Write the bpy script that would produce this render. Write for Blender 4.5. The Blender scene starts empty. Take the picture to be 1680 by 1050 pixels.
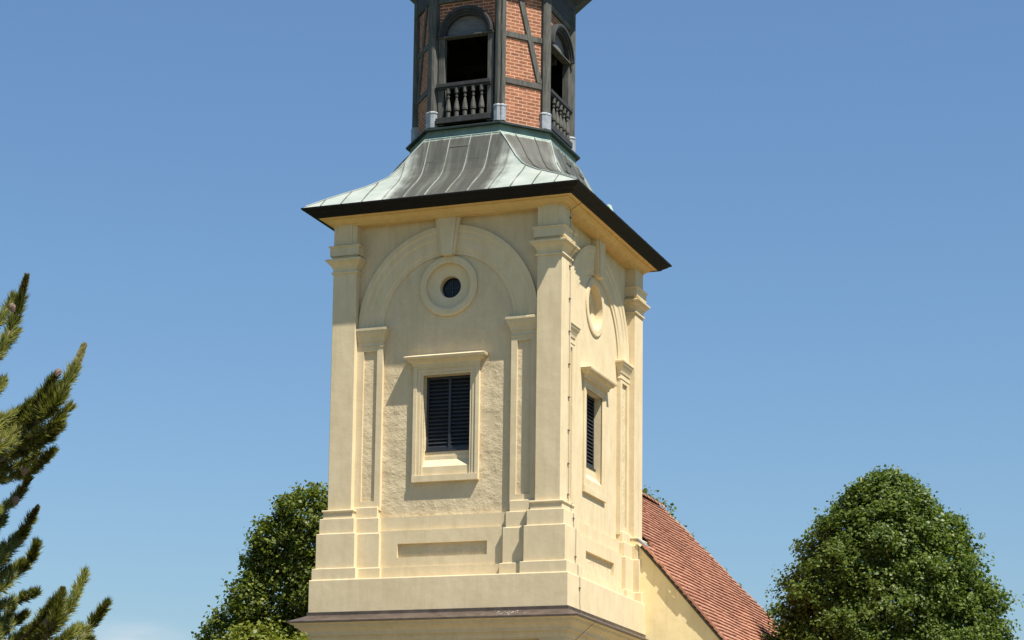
import bpy, bmesh, math, random
import numpy as np
from mathutils import Vector, Matrix

# ------------------------------------------------------------------ camera, sky, sun, exposure
S = bpy.context.scene
COL = S.collection
rng = np.random.default_rng(7)
random.seed(7)

F, CX, CY = 3831.08, 579.75, 862.46            # focal length and principal point, in photo pixels (1680 x 1050)
YAW, PITCH, ROLL = -0.41167656, 0.15589411, 0.02315228
CAM = Vector((17.54569129, -47.33912265, -5.80390559))
GROUND = -7.4

fwd = Vector((math.sin(YAW) * math.cos(PITCH), math.cos(YAW) * math.cos(PITCH), math.sin(PITCH)))
r0 = Vector((math.cos(YAW), -math.sin(YAW), 0))
u0 = r0.cross(fwd)
RIGHT = r0 * math.cos(ROLL) + u0 * math.sin(ROLL)
UP = -r0 * math.sin(ROLL) + u0 * math.cos(ROLL)
cd = bpy.data.cameras.new("camera")
cam = bpy.data.objects.new("camera", cd)
COL.objects.link(cam)
m = Matrix((RIGHT, UP, -fwd)).transposed().to_4x4()
m.translation = CAM
cam.matrix_world = m
cd.sensor_width = 36
cd.lens = F / 1680 * 36
cd.shift_x = (840 - CX) / 1680
cd.shift_y = (CY - 525) / 1680
cd.clip_start = 0.1
cd.clip_end = 5000
S.camera = cam

SUN = Vector((2.1, -1.0, 4.1)).normalized()    # direction towards the sun
world = bpy.data.worlds.new("World")
S.world = world
world.use_nodes = True
wn = world.node_tree.nodes
wl = world.node_tree.links
bg = wn["Background"]
sky = wn.new("ShaderNodeTexSky")
sky.sky_type = 'NISHITA'
sky.sun_disc = False
sky.sun_elevation = math.asin(SUN.z)
sky.sun_rotation = math.atan2(SUN.x, SUN.y)
sky.altitude = 100
sky.air_density = 1.45
sky.dust_density = 0.45
sky.ozone_density = 10.0
# a faint wisp of cirrus low on the left
wtc = wn.new("ShaderNodeTexCoord")
wdir = (fwd + RIGHT * ((215 - CX) / F) - UP * ((1046 - CY) / F)).normalized()
wsub = wn.new("ShaderNodeVectorMath")
wsub.operation = 'SUBTRACT'
wl.new(wtc.outputs['Generated'], wsub.inputs[0])
wsub.inputs[1].default_value = wdir
wmp = wn.new("ShaderNodeMapping")
wmp.vector_type = 'POINT'
wmp.inputs['Scale'].default_value = (28, 28, 95)
wl.new(wsub.outputs[0], wmp.inputs[0])
wlen = wn.new("ShaderNodeVectorMath")
wlen.operation = 'LENGTH'
wl.new(wmp.outputs[0], wlen.inputs[0])
wfall = wn.new("ShaderNodeMapRange")
wfall.interpolation_type = 'SMOOTHSTEP'
for i_, v_ in ((1, 1.0), (2, 0.0), (3, 0.0), (4, 1.0)):
    wfall.inputs[i_].default_value = v_
wl.new(wlen.outputs['Value'], wfall.inputs[0])
wno = wn.new("ShaderNodeTexNoise")
wno.inputs['Scale'].default_value = 2.2
wno.inputs['Detail'].default_value = 5
wl.new(wmp.outputs[0], wno.inputs['Vector'])
wmul = wn.new("ShaderNodeMath")
wmul.operation = 'MULTIPLY'
wl.new(wfall.outputs[0], wmul.inputs[0])
wl.new(wno.outputs['Fac'], wmul.inputs[1])
wmix = wn.new("ShaderNodeMix")
wmix.data_type = 'RGBA'
wl.new(wmul.outputs[0], wmix.inputs[0])
wl.new(sky.outputs[0], wmix.inputs[6])
wmix.inputs[7].default_value = (5.6, 6.3, 7.0, 1)
wl.new(wmix.outputs[2], bg.inputs[0])
bg.inputs[1].default_value = 0.067
ld = bpy.data.lights.new("sun", 'SUN')
ld.energy = 5.0
ld.angle = math.radians(0.53)
ld.color = (1.0, 0.935, 0.825)
sun = bpy.data.objects.new("sun", ld)
COL.objects.link(sun)
sun.rotation_euler = SUN.to_track_quat('Z', 'Y').to_euler()
sun.location = (20, -10, 40)
S.view_settings.view_transform = 'Standard'
S.view_settings.look = 'None'
S.view_settings.exposure = 0.84
S.view_settings.gamma = 1.0


def at(px, py, dist):
    """point seen at a photo pixel, at a distance (along the view axis) from the camera"""
    return CAM + (fwd + RIGHT * ((px - CX) / F) - UP * ((py - CY) / F)) * dist


# ------------------------------------------------------------------ helpers
def thing(name, label, cat, loc, group=None):
    o = bpy.data.objects.new(name, None)
    COL.objects.link(o)
    o.location = loc
    o['label'] = label
    o['category'] = cat
    if group:
        o['group'] = group
    return o


def origin_of(o):
    p = Vector(o.location)
    while o.parent:
        o = o.parent
        p = p + Vector(o.location)
    return p


class MB:
    """collects polygons in world space, becomes ONE mesh object"""

    def __init__(self):
        self.v = []
        self.f = []
        self.uv = []

    def poly(self, pts, uvs=None):
        n = len(self.v)
        self.v.extend([tuple(p) for p in pts])
        self.f.append(tuple(range(n, n + len(pts))))
        self.uv.append(uvs if uvs else [(0, 0)] * len(pts))

    def grid(self, rows, close_u=False, cap0=False, cap1=False, uvrows=None):
        """rows of points (all the same length) -> skin"""
        n = len(self.v)
        w = len(rows[0])
        for r in rows:
            self.v.extend([tuple(p) for p in r])
        for i in range(len(rows) - 1):
            for j in range(w if close_u else w - 1):
                k = (j + 1) % w
                self.f.append((n + i * w + j, n + i * w + k, n + (i + 1) * w + k, n + (i + 1) * w + j))
                if uvrows:
                    self.uv.append([uvrows[i][j], uvrows[i][k], uvrows[i + 1][k], uvrows[i + 1][j]])
                else:
                    self.uv.append([(0, 0)] * 4)
        if cap0:
            self.f.append(tuple(n + j for j in reversed(range(w))))
            self.uv.append([(0, 0)] * w)
        if cap1:
            self.f.append(tuple(n + (len(rows) - 1) * w + j for j in range(w)))
            self.uv.append([(0, 0)] * w)

    def hexa(self, p):
        """8 points: bottom ring then top ring"""
        self.grid([p[:4], p[4:]], close_u=True, cap0=True, cap1=True)

    def loft(self, rings, caps=True):
        self.grid(rings, close_u=True, cap0=caps, cap1=caps)

    def tube(self, pts, rad, n=8, caps=True):
        pts = [Vector(p) for p in pts]
        rads = rad if isinstance(rad, (list, tuple)) else [rad] * len(pts)
        rows = []
        ref = None
        for i, p in enumerate(pts):
            t = (pts[min(i + 1, len(pts) - 1)] - pts[max(i - 1, 0)]).normalized()
            if ref is None:
                ref = t.orthogonal().normalized()
            a = (ref - t * ref.dot(t)).normalized()
            ref = a
            b = t.cross(a)
            rows.append([p + (a * math.cos(2 * math.pi * k / n) + b * math.sin(2 * math.pi * k / n)) * rads[i] for k in range(n)])
        self.grid(rows, close_u=True, cap0=caps, cap1=caps)

    def bar(self, a, b, w, h, side):
        """rectangular bar from a to b; side = direction of its width"""
        a, b, side = Vector(a), Vector(b), Vector(side)
        t = (b - a).normalized()
        side = (side - t * side.dot(t)).normalized()
        up = t.cross(side)
        q = [(-w / 2, -h / 2), (w / 2, -h / 2), (w / 2, h / 2), (-w / 2, h / 2)]
        self.hexa([a + side * x + up * y for x, y in q] + [b + side * x + up * y for x, y in q])

    def build(self, name, mat, parent=None, bevel=0, smooth=False, label=None, recalc=True):
        off = origin_of(parent) if parent else Vector((0, 0, 0))
        me = bpy.data.meshes.new(name)
        me.from_pydata([(x - off.x, y - off.y, z - off.z) for x, y, z in self.v], [], self.f)
        uvl = me.uv_layers.new(name="UVMap")
        flat = [c for poly in self.uv for p in poly for c in p]
        uvl.data.foreach_set("uv", flat)
        if recalc:
            bm = bmesh.new()
            bm.from_mesh(me)
            bmesh.ops.recalc_face_normals(bm, faces=bm.faces)
            bm.to_mesh(me)
            bm.free()
        me.materials.append(mat)
        if smooth:
            me.polygons.foreach_set("use_smooth", [True] * len(me.polygons))
        o = bpy.data.objects.new(name, me)
        COL.objects.link(o)
        if parent:
            o.parent = parent
        if bevel:
            b = o.modifiers.new("bevel", 'BEVEL')
            b.width = bevel
            b.segments = 2
            b.limit_method = 'ANGLE'
            b.angle_limit = math.radians(35)
        if label:
            o['label'] = label
        return o


# ------------------------------------------------------------------ materials
def new_mat(name):
    mt = bpy.data.materials.new(name)
    mt.use_nodes = True
    nt = mt.node_tree
    return mt, nt, nt.nodes["Principled BSDF"]


def N(nt, kind, **kw):
    n = nt.nodes.new(kind)
    for k, v in kw.items():
        if k.startswith("i_"):
            n.inputs[k[2:].replace("_", " ")].default_value = v
        else:
            setattr(n, k, v)
    return n


def ramp(nt, fac, stops):
    r = nt.nodes.new("ShaderNodeValToRGB")
    el = r.color_ramp.elements
    while len(el) < len(stops):
        el.new(0.5)
    for e, (p, c) in zip(el, stops):
        e.position = p
        e.color = c if len(c) == 4 else (*c, 1)
    nt.links.new(fac, r.inputs[0])
    return r


def mixc(nt, fac, a, b, mode='MIX'):
    n = nt.nodes.new("ShaderNodeMix")
    n.data_type = 'RGBA'
    n.blend_type = mode
    for sock, val in ((n.inputs[0], fac), (n.inputs[6], a), (n.inputs[7], b)):
        if hasattr(val, 'is_output'):
            nt.links.new(val, sock)
        else:
            sock.default_value = val if not isinstance(val, tuple) or len(val) == 4 else (*val, 1)
    return n.outputs[2]


def math_(nt, op, a, b=None, clamp=False):
    n = nt.nodes.new("ShaderNodeMath")
    n.operation = op
    n.use_clamp = clamp
    for s, v in ((n.inputs[0], a), (n.inputs[1], b)):
        if v is None:
            continue
        if hasattr(v, 'is_output'):
            nt.links.new(v, s)
        else:
            s.default_value = v
    return n.outputs[0]


def geo_pos(nt):
    return nt.nodes.new("ShaderNodeNewGeometry").outputs['Position']


def noise(nt, scale, detail=4, rough=0.6, vec=None, stretch=None):
    n = N(nt, "ShaderNodeTexNoise", i_Scale=scale, i_Detail=detail, i_Roughness=rough)
    v = vec or geo_pos(nt)
    if stretch:
        mp = N(nt, "ShaderNodeMapping")
        mp.inputs['Scale'].default_value = stretch
        nt.links.new(v, mp.inputs[0])
        v = mp.outputs[0]
    nt.links.new(v, n.inputs['Vector'])
    return n.outputs['Fac']


def bump(nt, bsdf, height, strength, dist, prev=None):
    b = N(nt, "ShaderNodeBump", i_Strength=strength, i_Distance=dist)
    nt.links.new(height, b.inputs['Height'])
    if prev:
        nt.links.new(prev, b.inputs['Normal'])
    nt.links.new(b.outputs[0], bsdf.inputs['Normal'])
    return b.outputs[0]


def plaster(name, base, rough=False):
    mt, nt, p = new_mat(name)
    n1 = noise(nt, 1.3, 5, 0.6)
    n2 = noise(nt, 6.0, 4, 0.6, stretch=(1, 1, 0.35))
    d = tuple(c * k for c, k in zip(base, (0.94, 0.93, 0.905)))
    l = tuple(min(1, c * 1.05) for c in base)
    c1 = ramp(nt, n1, [(0.30, d), (0.70, l)]).outputs[0]
    c2 = ramp(nt, n2, [(0.30, (0.93, 0.92, 0.90)), (0.65, (1.02, 1.02, 1.02))]).outputs[0]
    n3 = noise(nt, 8.0, 4, 0.7, stretch=(1, 1, 0.05))
    n4 = noise(nt, 0.55, 3, 0.5)
    c3 = ramp(nt, math_(nt, 'ADD', n3, math_(nt, 'MULTIPLY', math_(nt, 'SUBTRACT', n4, .5), .5)), [(0.28, (0.925, 0.915, 0.89)), (0.50, (1.0, 1.0, 1.0))]).outputs[0]
    col = mixc(nt, 1.0, mixc(nt, 1.0, c1, c2, 'MULTIPLY'), c3, 'MULTIPLY')
    nt.links.new(col, p.inputs['Base Color'])
    p.inputs['Roughness'].default_value = 0.9
    p.inputs['Specular IOR Level'].default_value = 0.15
    if rough:
        h = noise(nt, 11, 8, 0.72, stretch=(1, 1, 1.5))
        h3 = noise(nt, 34, 5, 0.7)
        h2 = noise(nt, 2.6, 4, 0.55)
        msk_ = N(nt, "ShaderNodeMapRange")
        nt.links.new(h2, msk_.inputs[0])
        for i_, v_ in ((1, .35), (2, .66), (3, .15), (4, 1.0)):
            msk_.inputs[i_].default_value = v_
        hm = math_(nt, 'MULTIPLY', math_(nt, 'ADD', h, math_(nt, 'MULTIPLY', h3, .4)), msk_.outputs[0])
        b = bump(nt, p, h2, 0.4, 0.03)
        bump(nt, p, hm, 0.62, 0.030, b)
    else:
        h = noise(nt, 4.5, 5, 0.55)
        h2 = noise(nt, 40, 4, 0.6)
        b = bump(nt, p, h, 0.35, 0.016)
        bump(nt, p, h2, 0.25, 0.004, b)
    return mt


PL = (0.63, 0.525, 0.345)
M = {}
M['plaster'] = plaster("cream lime plaster", PL)
M['rough'] = plaster("rough cream plaster", (0.605, 0.50, 0.33), True)
M['yellow'] = plaster("yellow gable plaster", (0.82, 0.685, 0.395))
M['ochre'] = plaster("ochre eaves plaster", (0.66, 0.46, 0.20))


def simple(name, c, rough=0.6, metal=0.0, var=0.25, scale=6, bumpd=0.0, stretch=None):
    mt, nt, p = new_mat(name)
    n = noise(nt, scale, 5, 0.6, stretch=stretch)
    a = tuple(x * (1 - var) for x in c)
    b = tuple(min(1, x * (1 + var)) for x in c)
    nt.links.new(ramp(nt, n, [(0.3, a), (0.7, b)]).outputs[0], p.inputs['Base Color'])
    p.inputs['Roughness'].default_value = rough
    p.inputs['Metallic'].default_value = metal
    if bumpd:
        bump(nt, p, n, 0.6, bumpd)
    return mt


M['gutter'] = simple("dark painted gutter", (0.005, 0.0048, 0.0046), 0.65, 0, 0.3, 3)
M['gutter'].node_tree.nodes["Principled BSDF"].inputs["Specular IOR Level"].default_value = 0.2
M['flash'] = simple("brown copper flashing", (0.085, 0.062, 0.047), 0.5, 0.1, 0.35, 5, 0.002)
M['timber'] = simple("weathered grey timber", (0.070, 0.070, 0.061), 0.85, 0, 0.55, 9, 0.006, (2.5, 2.5, 0.35))
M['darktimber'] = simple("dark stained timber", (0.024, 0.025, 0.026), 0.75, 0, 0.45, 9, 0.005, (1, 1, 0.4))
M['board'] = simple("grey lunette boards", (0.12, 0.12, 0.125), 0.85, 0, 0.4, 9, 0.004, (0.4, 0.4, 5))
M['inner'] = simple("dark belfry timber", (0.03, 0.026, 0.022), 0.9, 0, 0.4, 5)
M['lead'] = simple("pale lead sheet", (0.29, 0.31, 0.335), 0.55, 0.2, 0.25, 10, 0.002)
M['shutter'] = simple("blue black shutter paint", (0.020, 0.024, 0.032), 0.5, 0, 0.25, 8)
M['cable'] = simple("dark cable", (0.17, 0.14, 0.11), 0.6, 0.3, 0.2, 20)
M['mortar'] = simple("verge mortar", (0.36, 0.27, 0.21), 0.9, 0, 0.35, 8, 0.01)
M['white'] = simple("white specks", (0.42, 0.41, 0.38), 0.9, 0, 0.1, 8)
M['bark'] = simple("tree bark", (0.10, 0.078, 0.055), 0.95, 0, 0.4, 12, 0.02, (1, 1, 0.3))
M['cone'] = simple("pine cone", (0.13, 0.085, 0.06), 0.8, 0, 0.5, 60)
M['grass'] = simple("lawn", (0.06, 0.085, 0.025), 0.95, 0, 0.4, 0.6)
M['path'] = simple("gravel path", (0.20, 0.165, 0.115), 0.95, 0, 0.2, 4)

mt, nt, p = new_mat("dark window glass")
p.inputs['Base Color'].default_value = (0.010, 0.012, 0.017, 1)
p.inputs['Roughness'].default_value = 0.2
p.inputs['Specular IOR Level'].default_value = 0.25
bump(nt, p, noise(nt, 9, 2, 0.5), 0.3, 0.01)
M['glass'] = mt

# patinated copper: UV x = metres from the axis of the roof face, UV y = 0 at the eave .. 1 at the neck; dark weathered centre, mint flanks
mt, nt, p = new_mat("patinated copper sheet")
uvn = N(nt, "ShaderNodeUVMap", uv_map="UVMap")
sep = N(nt, "ShaderNodeSeparateXYZ")
nt.links.new(uvn.outputs[0], sep.inputs[0])
st = noise(nt, 3.2, 5, 0.65, vec=uvn.outputs[0], stretch=(1.6, 0.35, 1))
bl = noise(nt, 2.0, 4, 0.6)
ax = math_(nt, 'ABSOLUTE', sep.outputs[0])
ed = math_(nt, 'ADD', ax, math_(nt, 'MULTIPLY', math_(nt, 'SUBTRACT', bl, 0.5), 0.5))
ed = math_(nt, 'ADD', ed, math_(nt, 'MULTIPLY', math_(nt, 'SUBTRACT', st, 0.5), 0.5))
dark = N(nt, "ShaderNodeMapRange", interpolation_type='SMOOTHSTEP')
nt.links.new(ed, dark.inputs[0])
for i, v in ((1, 1.38), (2, 0.88), (3, 0.0), (4, 1.0)):
    dark.inputs[i].default_value = v
top = N(nt, "ShaderNodeMapRange", interpolation_type='SMOOTHSTEP')
nt.links.new(math_(nt, 'ADD', sep.outputs[1], math_(nt, 'MULTIPLY', math_(nt, 'SUBTRACT', st, 0.5), 0.05)), top.inputs[0])
for i, v in ((1, 0.985), (2, 0.95), (3, 0.0), (4, 1.0)):
    top.inputs[i].default_value = v
msk = math_(nt, 'MULTIPLY', dark.outputs[0], top.outputs[0])
mint = ramp(nt, bl, [(0.3, (0.255, 0.30, 0.262)), (0.7, (0.37, 0.395, 0.36))]).outputs[0]
brn = ramp(nt, st, [(0.30, (0.034, 0.034, 0.027)), (0.52, (0.056, 0.057, 0.046)), (0.84, (0.16, 0.178, 0.145))]).outputs[0]
nt.links.new(mixc(nt, msk, mint, brn), p.inputs['Base Color'])
p.inputs['Roughness'].default_value = 0.62
p.inputs['Metallic'].default_value = 0.0
bump(nt, p, noise(nt, 2.2, 4, 0.5), 0.5, 0.03)
M['copper'] = mt
M['mint'] = simple("mint copper edging", (0.29, 0.39, 0.33), 0.6, 0, 0.3, 3)
M['teal'] = simple("shade darkened teal copper", (0.15, 0.215, 0.195), 0.6, 0, 0.3, 3)  # darker copy of the copper: shade below the drip flange put into its colour
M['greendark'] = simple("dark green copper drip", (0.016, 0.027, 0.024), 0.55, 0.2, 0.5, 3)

# brick, UV in metres
mt, nt, p = new_mat("red brick infill")
uvn = N(nt, "ShaderNodeUVMap", uv_map="UVMap")
br = N(nt, "ShaderNodeTexBrick", offset=0.5)
br.inputs['Scale'].default_value = 1.0
br.inputs['Mortar Size'].default_value = 0.0105
br.inputs['Mortar Smooth'].default_value = 0.25
br.inputs['Brick Width'].default_value = 0.235
br.inputs['Row Height'].default_value = 0.076
br.inputs['Bias'].default_value = 0.0
br.inputs['Color1'].default_value = (0.21, 0.070, 0.032, 1)
br.inputs['Color2'].default_value = (0.34, 0.122, 0.056, 1)
br.inputs['Mortar'].default_value = (0.50, 0.32, 0.215, 1)
nt.links.new(uvn.outputs[0], br.inputs['Vector'])
nb = noise(nt, 7, 4, 0.6)
vv = ramp(nt, nb, [(0.3, (0.78, 0.76, 0.76)), (0.7, (1.1, 1.1, 1.1))]).outputs[0]
nt.links.new(mixc(nt, 1.0, br.outputs['Color'], vv, 'MULTIPLY'), p.inputs['Base Color'])
p.inputs['Roughness'].default_value = 0.9
bump(nt, p, math_(nt, 'SUBTRACT', 1.0, br.outputs['Fac']), 0.5, 0.006)
M['brick'] = mt

# roof tile
mt, nt, p = new_mat("red plain tile")
rp = nt.nodes.new("ShaderNodeNewGeometry").outputs['Random Per Island']
tc = ramp(nt, rp, [(0.0, (0.31, 0.142, 0.088)), (0.5, (0.38, 0.185, 0.12)), (1.0, (0.46, 0.24, 0.155))]).outputs[0]
nz = noise(nt, 1.1, 4, 0.6)
nt.links.new(mixc(nt, 1.0, tc, ramp(nt, nz, [(0.3, (0.8, 0.78, 0.78)), (0.7, (1.15, 1.12, 1.1))]).outputs[0], 'MULTIPLY'), p.inputs['Base Color'])
p.inputs['Roughness'].default_value = 0.85
M['tile'] = mt


def leafmat(name, dark, light, trans=0.3, rough=0.42):
    mt, nt, p = new_mat(name)
    rp = nt.nodes.new("ShaderNodeNewGeometry").outputs['Random Per Island']
    c = ramp(nt, rp, [(0.0, dark), (1.0, light)]).outputs[0]
    nt.links.new(c, p.inputs['Base Color'])
    p.inputs['Roughness'].default_value = rough
    p.inputs['Specular IOR Level'].default_value = 0.17
    tr = N(nt, "ShaderNodeBsdfTranslucent")
    nt.links.new(mixc(nt, 1.0, c, (1.5, 1.6, 0.5), 'MULTIPLY'), tr.inputs[0])
    mx = N(nt, "ShaderNodeMixShader")
    mx.inputs[0].default_value = trans
    nt.links.new(p.outputs[0], mx.inputs[1])
    nt.links.new(tr.outputs[0], mx.inputs[2])
    nt.links.new(mx.outputs[0], nt.nodes["Material Output"].inputs[0])
    return mt


M['linden'] = leafmat("linden leaves", (0.028, 0.054, 0.009), (0.140, 0.185, 0.036), 0.30)
M['maple'] = leafmat("maple leaves", (0.036, 0.060, 0.009), (0.185, 0.210, 0.040), 0.32)
M['young'] = leafmat("young leaves", (0.10, 0.125, 0.02), (0.22, 0.23, 0.05), 0.32)
M['needle'] = leafmat("pine needles", (0.028, 0.046, 0.009), (0.215, 0.215, 0.040), 0.16, 0.5)
M['candle'] = leafmat("young pine candle", (0.09, 0.085, 0.025), (0.24, 0.20, 0.08), 0.15, 0.6)

# ------------------------------------------------------------------ setting
g = MB()
g.poly([(-1500, -1500, GROUND), (1500, -1500, GROUND), (1500, 1500, GROUND), (-1500, 1500, GROUND)])
go = g.build("ground", M['grass'])
go['kind'] = 'structure'
g = MB()
g.poly([(-16, -22, GROUND + .004), (13, -60, GROUND + .004), (17, -60, GROUND + .004), (22, -22, GROUND + .004), (24, 16, GROUND + .004), (-13, 16, GROUND + .004)])
go = g.build("path", M['path'])
go['kind'] = 'structure'

# ------------------------------------------------------------------ church tower
YC, HX, HY = 0.34, 2.6, 2.94
tower = thing("church_tower", "cream plastered church tower with copper skirt roof and half timbered brick belfry", "church tower", (0, YC, GROUND))


def T(face):
    """local (u along the face seen from outside, d outwards from the corner pilaster plane, z) -> world"""
    if face == 'front':
        return lambda u, d, z: Vector((u, YC - HY - d, z))
    if face == 'right':
        return lambda u, d, z: Vector((HX + d, YC + u, z))
    if face == 'back':
        return lambda u, d, z: Vector((-u, YC + HY + d, z))
    return lambda u, d, z: Vector((-HX - d, YC - u, z))


def lbox(mb, t, ua, ub, da, db, za, zb):
    mb.hexa([t(ua, da, za), t(ub, da, za), t(ub, db, za), t(ua, db, za), t(ua, da, zb), t(ub, da, zb), t(ub, db, zb), t(ua, db, zb)])


EF = 0.07     # the eaves reach a little further over the front


def eave_ring(h, z):
    f_ = EF * min(1, max(0, (h - 2.85) / .15))
    return [Vector((-h, YC - h - .34 - f_, z)), Vector((h, YC - h - .34 - f_, z)), Vector((h, YC + h + .34, z)), Vector((-h, YC + h + .34, z))]


def rect_ring(h, z):
    return [Vector((-h, YC - h - .34, z)), Vector((h, YC - h - .34, z)), Vector((h, YC + h + .34, z)), Vector((-h, YC + h + .34, z))]


def around(name, prof, mat, parent, bevel=0.0, ring_fn=None):
    """moulding profile (half width, z) swept round the tower plan"""
    mb = MB()
    mb.grid([(ring_fn or rect_ring)(h, z) for h, z in prof], close_u=True)
    return mb.build(name, mat, parent, bevel)


# lower stage (below the picture) and its cornice
mb = MB()
mb.loft([rect_ring(2.70, GROUND), rect_ring(2.70, -0.60)])
for sx in (-1, 1):
    for sy in (-1, 1):
        x0, x1 = sorted((sx * 2.25, sx * 2.82))
        yy = (YC + sy * (HY - .35), YC + sy * (HY + .22))
        y0, y1 = sorted(yy)
        mb.loft([[Vector((x0, y0, z)), Vector((x1, y0, z)), Vector((x1, y1, z)), Vector((x0, y1, z))] for z in (GROUND, -0.58)])
mb.build("lower_wall", M['plaster'], tower, 0.012)
around("lower_cornice", [(2.60, -.64), (2.84, -.64), (2.84, -.60), (2.865, -.575), (2.875, -.50), (2.945, -.495), (2.95, -.425), (2.965, -.42), (2.985, -.385), (3.03, -.345), (3.085, -.33), (3.09, -.275), (3.14, -.27), (3.165, -.25), (3.165, -.235), (2.8, -.16)], M['plaster'], tower, 0.004)
around("metal_flashing", [(2.80, 0.005), (2.893, 0.005), (2.893, -.065), (2.905, -.075), (3.175, -.195), (3.205, -.205), (3.205, -.24), (3.165, -.24), (3.15, -.225), (2.8, -.09)], M['flash'], tower, 0.004)
# plinth course: one smooth band all the way round
around("plinth_course", [(2.3, 0.0), (2.87, 0.0), (2.87, .685), (2.855, .70), (2.3, .715)], M['plaster'], tower, 0.014)

PW = {'front': 0.55, 'right': 0.62, 'back': 0.55, 'left': 0.62}     # width of a corner pilaster on each face
INW = {'front': 1.45, 'right': 1.66, 'back': 1.45, 'left': 1.66}    # inner edge of the arch pier
HWD = {'front': HX, 'right': HY, 'back': HX, 'left': HY}
D_IN, D_WALL = -0.135, -0.23

# corner pilasters
for sx in (-1, 1):
    for sy in (-1, 1):
        def ring(o, z, e=0.0):
            x0, x1 = sorted((sx * (HX - .55 - o), sx * (HX + o)))
            y0, y1 = sorted((YC + sy * (HY - .62 - o), YC + sy * (HY + o)))
            return [Vector((x0, y0, z)), Vector((x1, y0, z)), Vector((x1, y1, z)), Vector((x0, y1, z))]
        mb = MB()
        mb.loft([ring(0, 2.15), ring(0, 7.45)])
        pil = mb.build("corner_pilaster", M['plaster'], tower, 0.012)
        mb = MB()
        mb.loft([ring(.23, .69), ring(.23, .93), ring(.225, .94), ring(.172, .945), ring(.172, 1.68), ring(.166, 1.69), ring(.125, 1.695), ring(.125, 2.01),
                 ring(.118, 2.02), ring(.068, 2.025), ring(.068, 2.15), ring(.074, 2.165), ring(.095, 2.17), ring(.095, 2.195), ring(.088, 2.21), ring(.0, 2.215)])
        mb.build("pedestal", M['plaster'], pil, 0.007)
        mb = MB()
        mb.loft([ring(.001, 7.39), ring(.032, 7.395), ring(.036, 7.415), ring(.030, 7.435), ring(.004, 7.44), ring(.004, 7.50), ring(.02, 7.52), ring(.035, 7.56), ring(.075, 7.605), ring(.10, 7.62),
                 ring(.105, 7.655), ring(.135, 7.66), ring(.14, 7.70), ring(.02, 7.74), ring(.02, 7.775), ring(.062, 7.78), ring(.062, 7.965), ring(.085, 7.975), ring(.088, 8.005), ring(.03, 8.02), ring(.0, 8.025), ring(.0, 8.50)])
        mb.build("capital", M['plaster'], pil, 0.005)
        mb = MB()
        x0, x1 = sorted((sx * (HX - .43), sx * (HX - .10)))
        y0, y1 = sorted((YC + sy * (HY - .1), YC + sy * (HY + .018)))
        mb.loft([[Vector((x0, y0, z)), Vector((x1, y0, z)), Vector((x1, y1, z)), Vector((x0, y1, z))] for z in (8.03, 8.49)])
        mb.build("frieze_block", M['plaster'], pil, 0.006)


def ellipse(cu, cz, ru, rz, a):
    return cu + ru * math.cos(a), cz + rz * math.sin(a)


def annulus(mb, t, cz, prof, a0, a1, n, close=False):
    """profile [(ru, rz, d)] swept over an angle range around (0, cz)"""
    rows = []
    for ru, rz, d in prof:
        rows.append([t(*((lambda e: (e[0], d, e[1]))(ellipse(0, cz, ru, rz, a0 + (a1 - a0) * k / n)))) for k in range(n if close else n + 1)])
    mb.grid(rows, close_u=close)
    if not close:
        for j in (0, -1):
            mb.poly([r[j] for r in rows])


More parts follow.
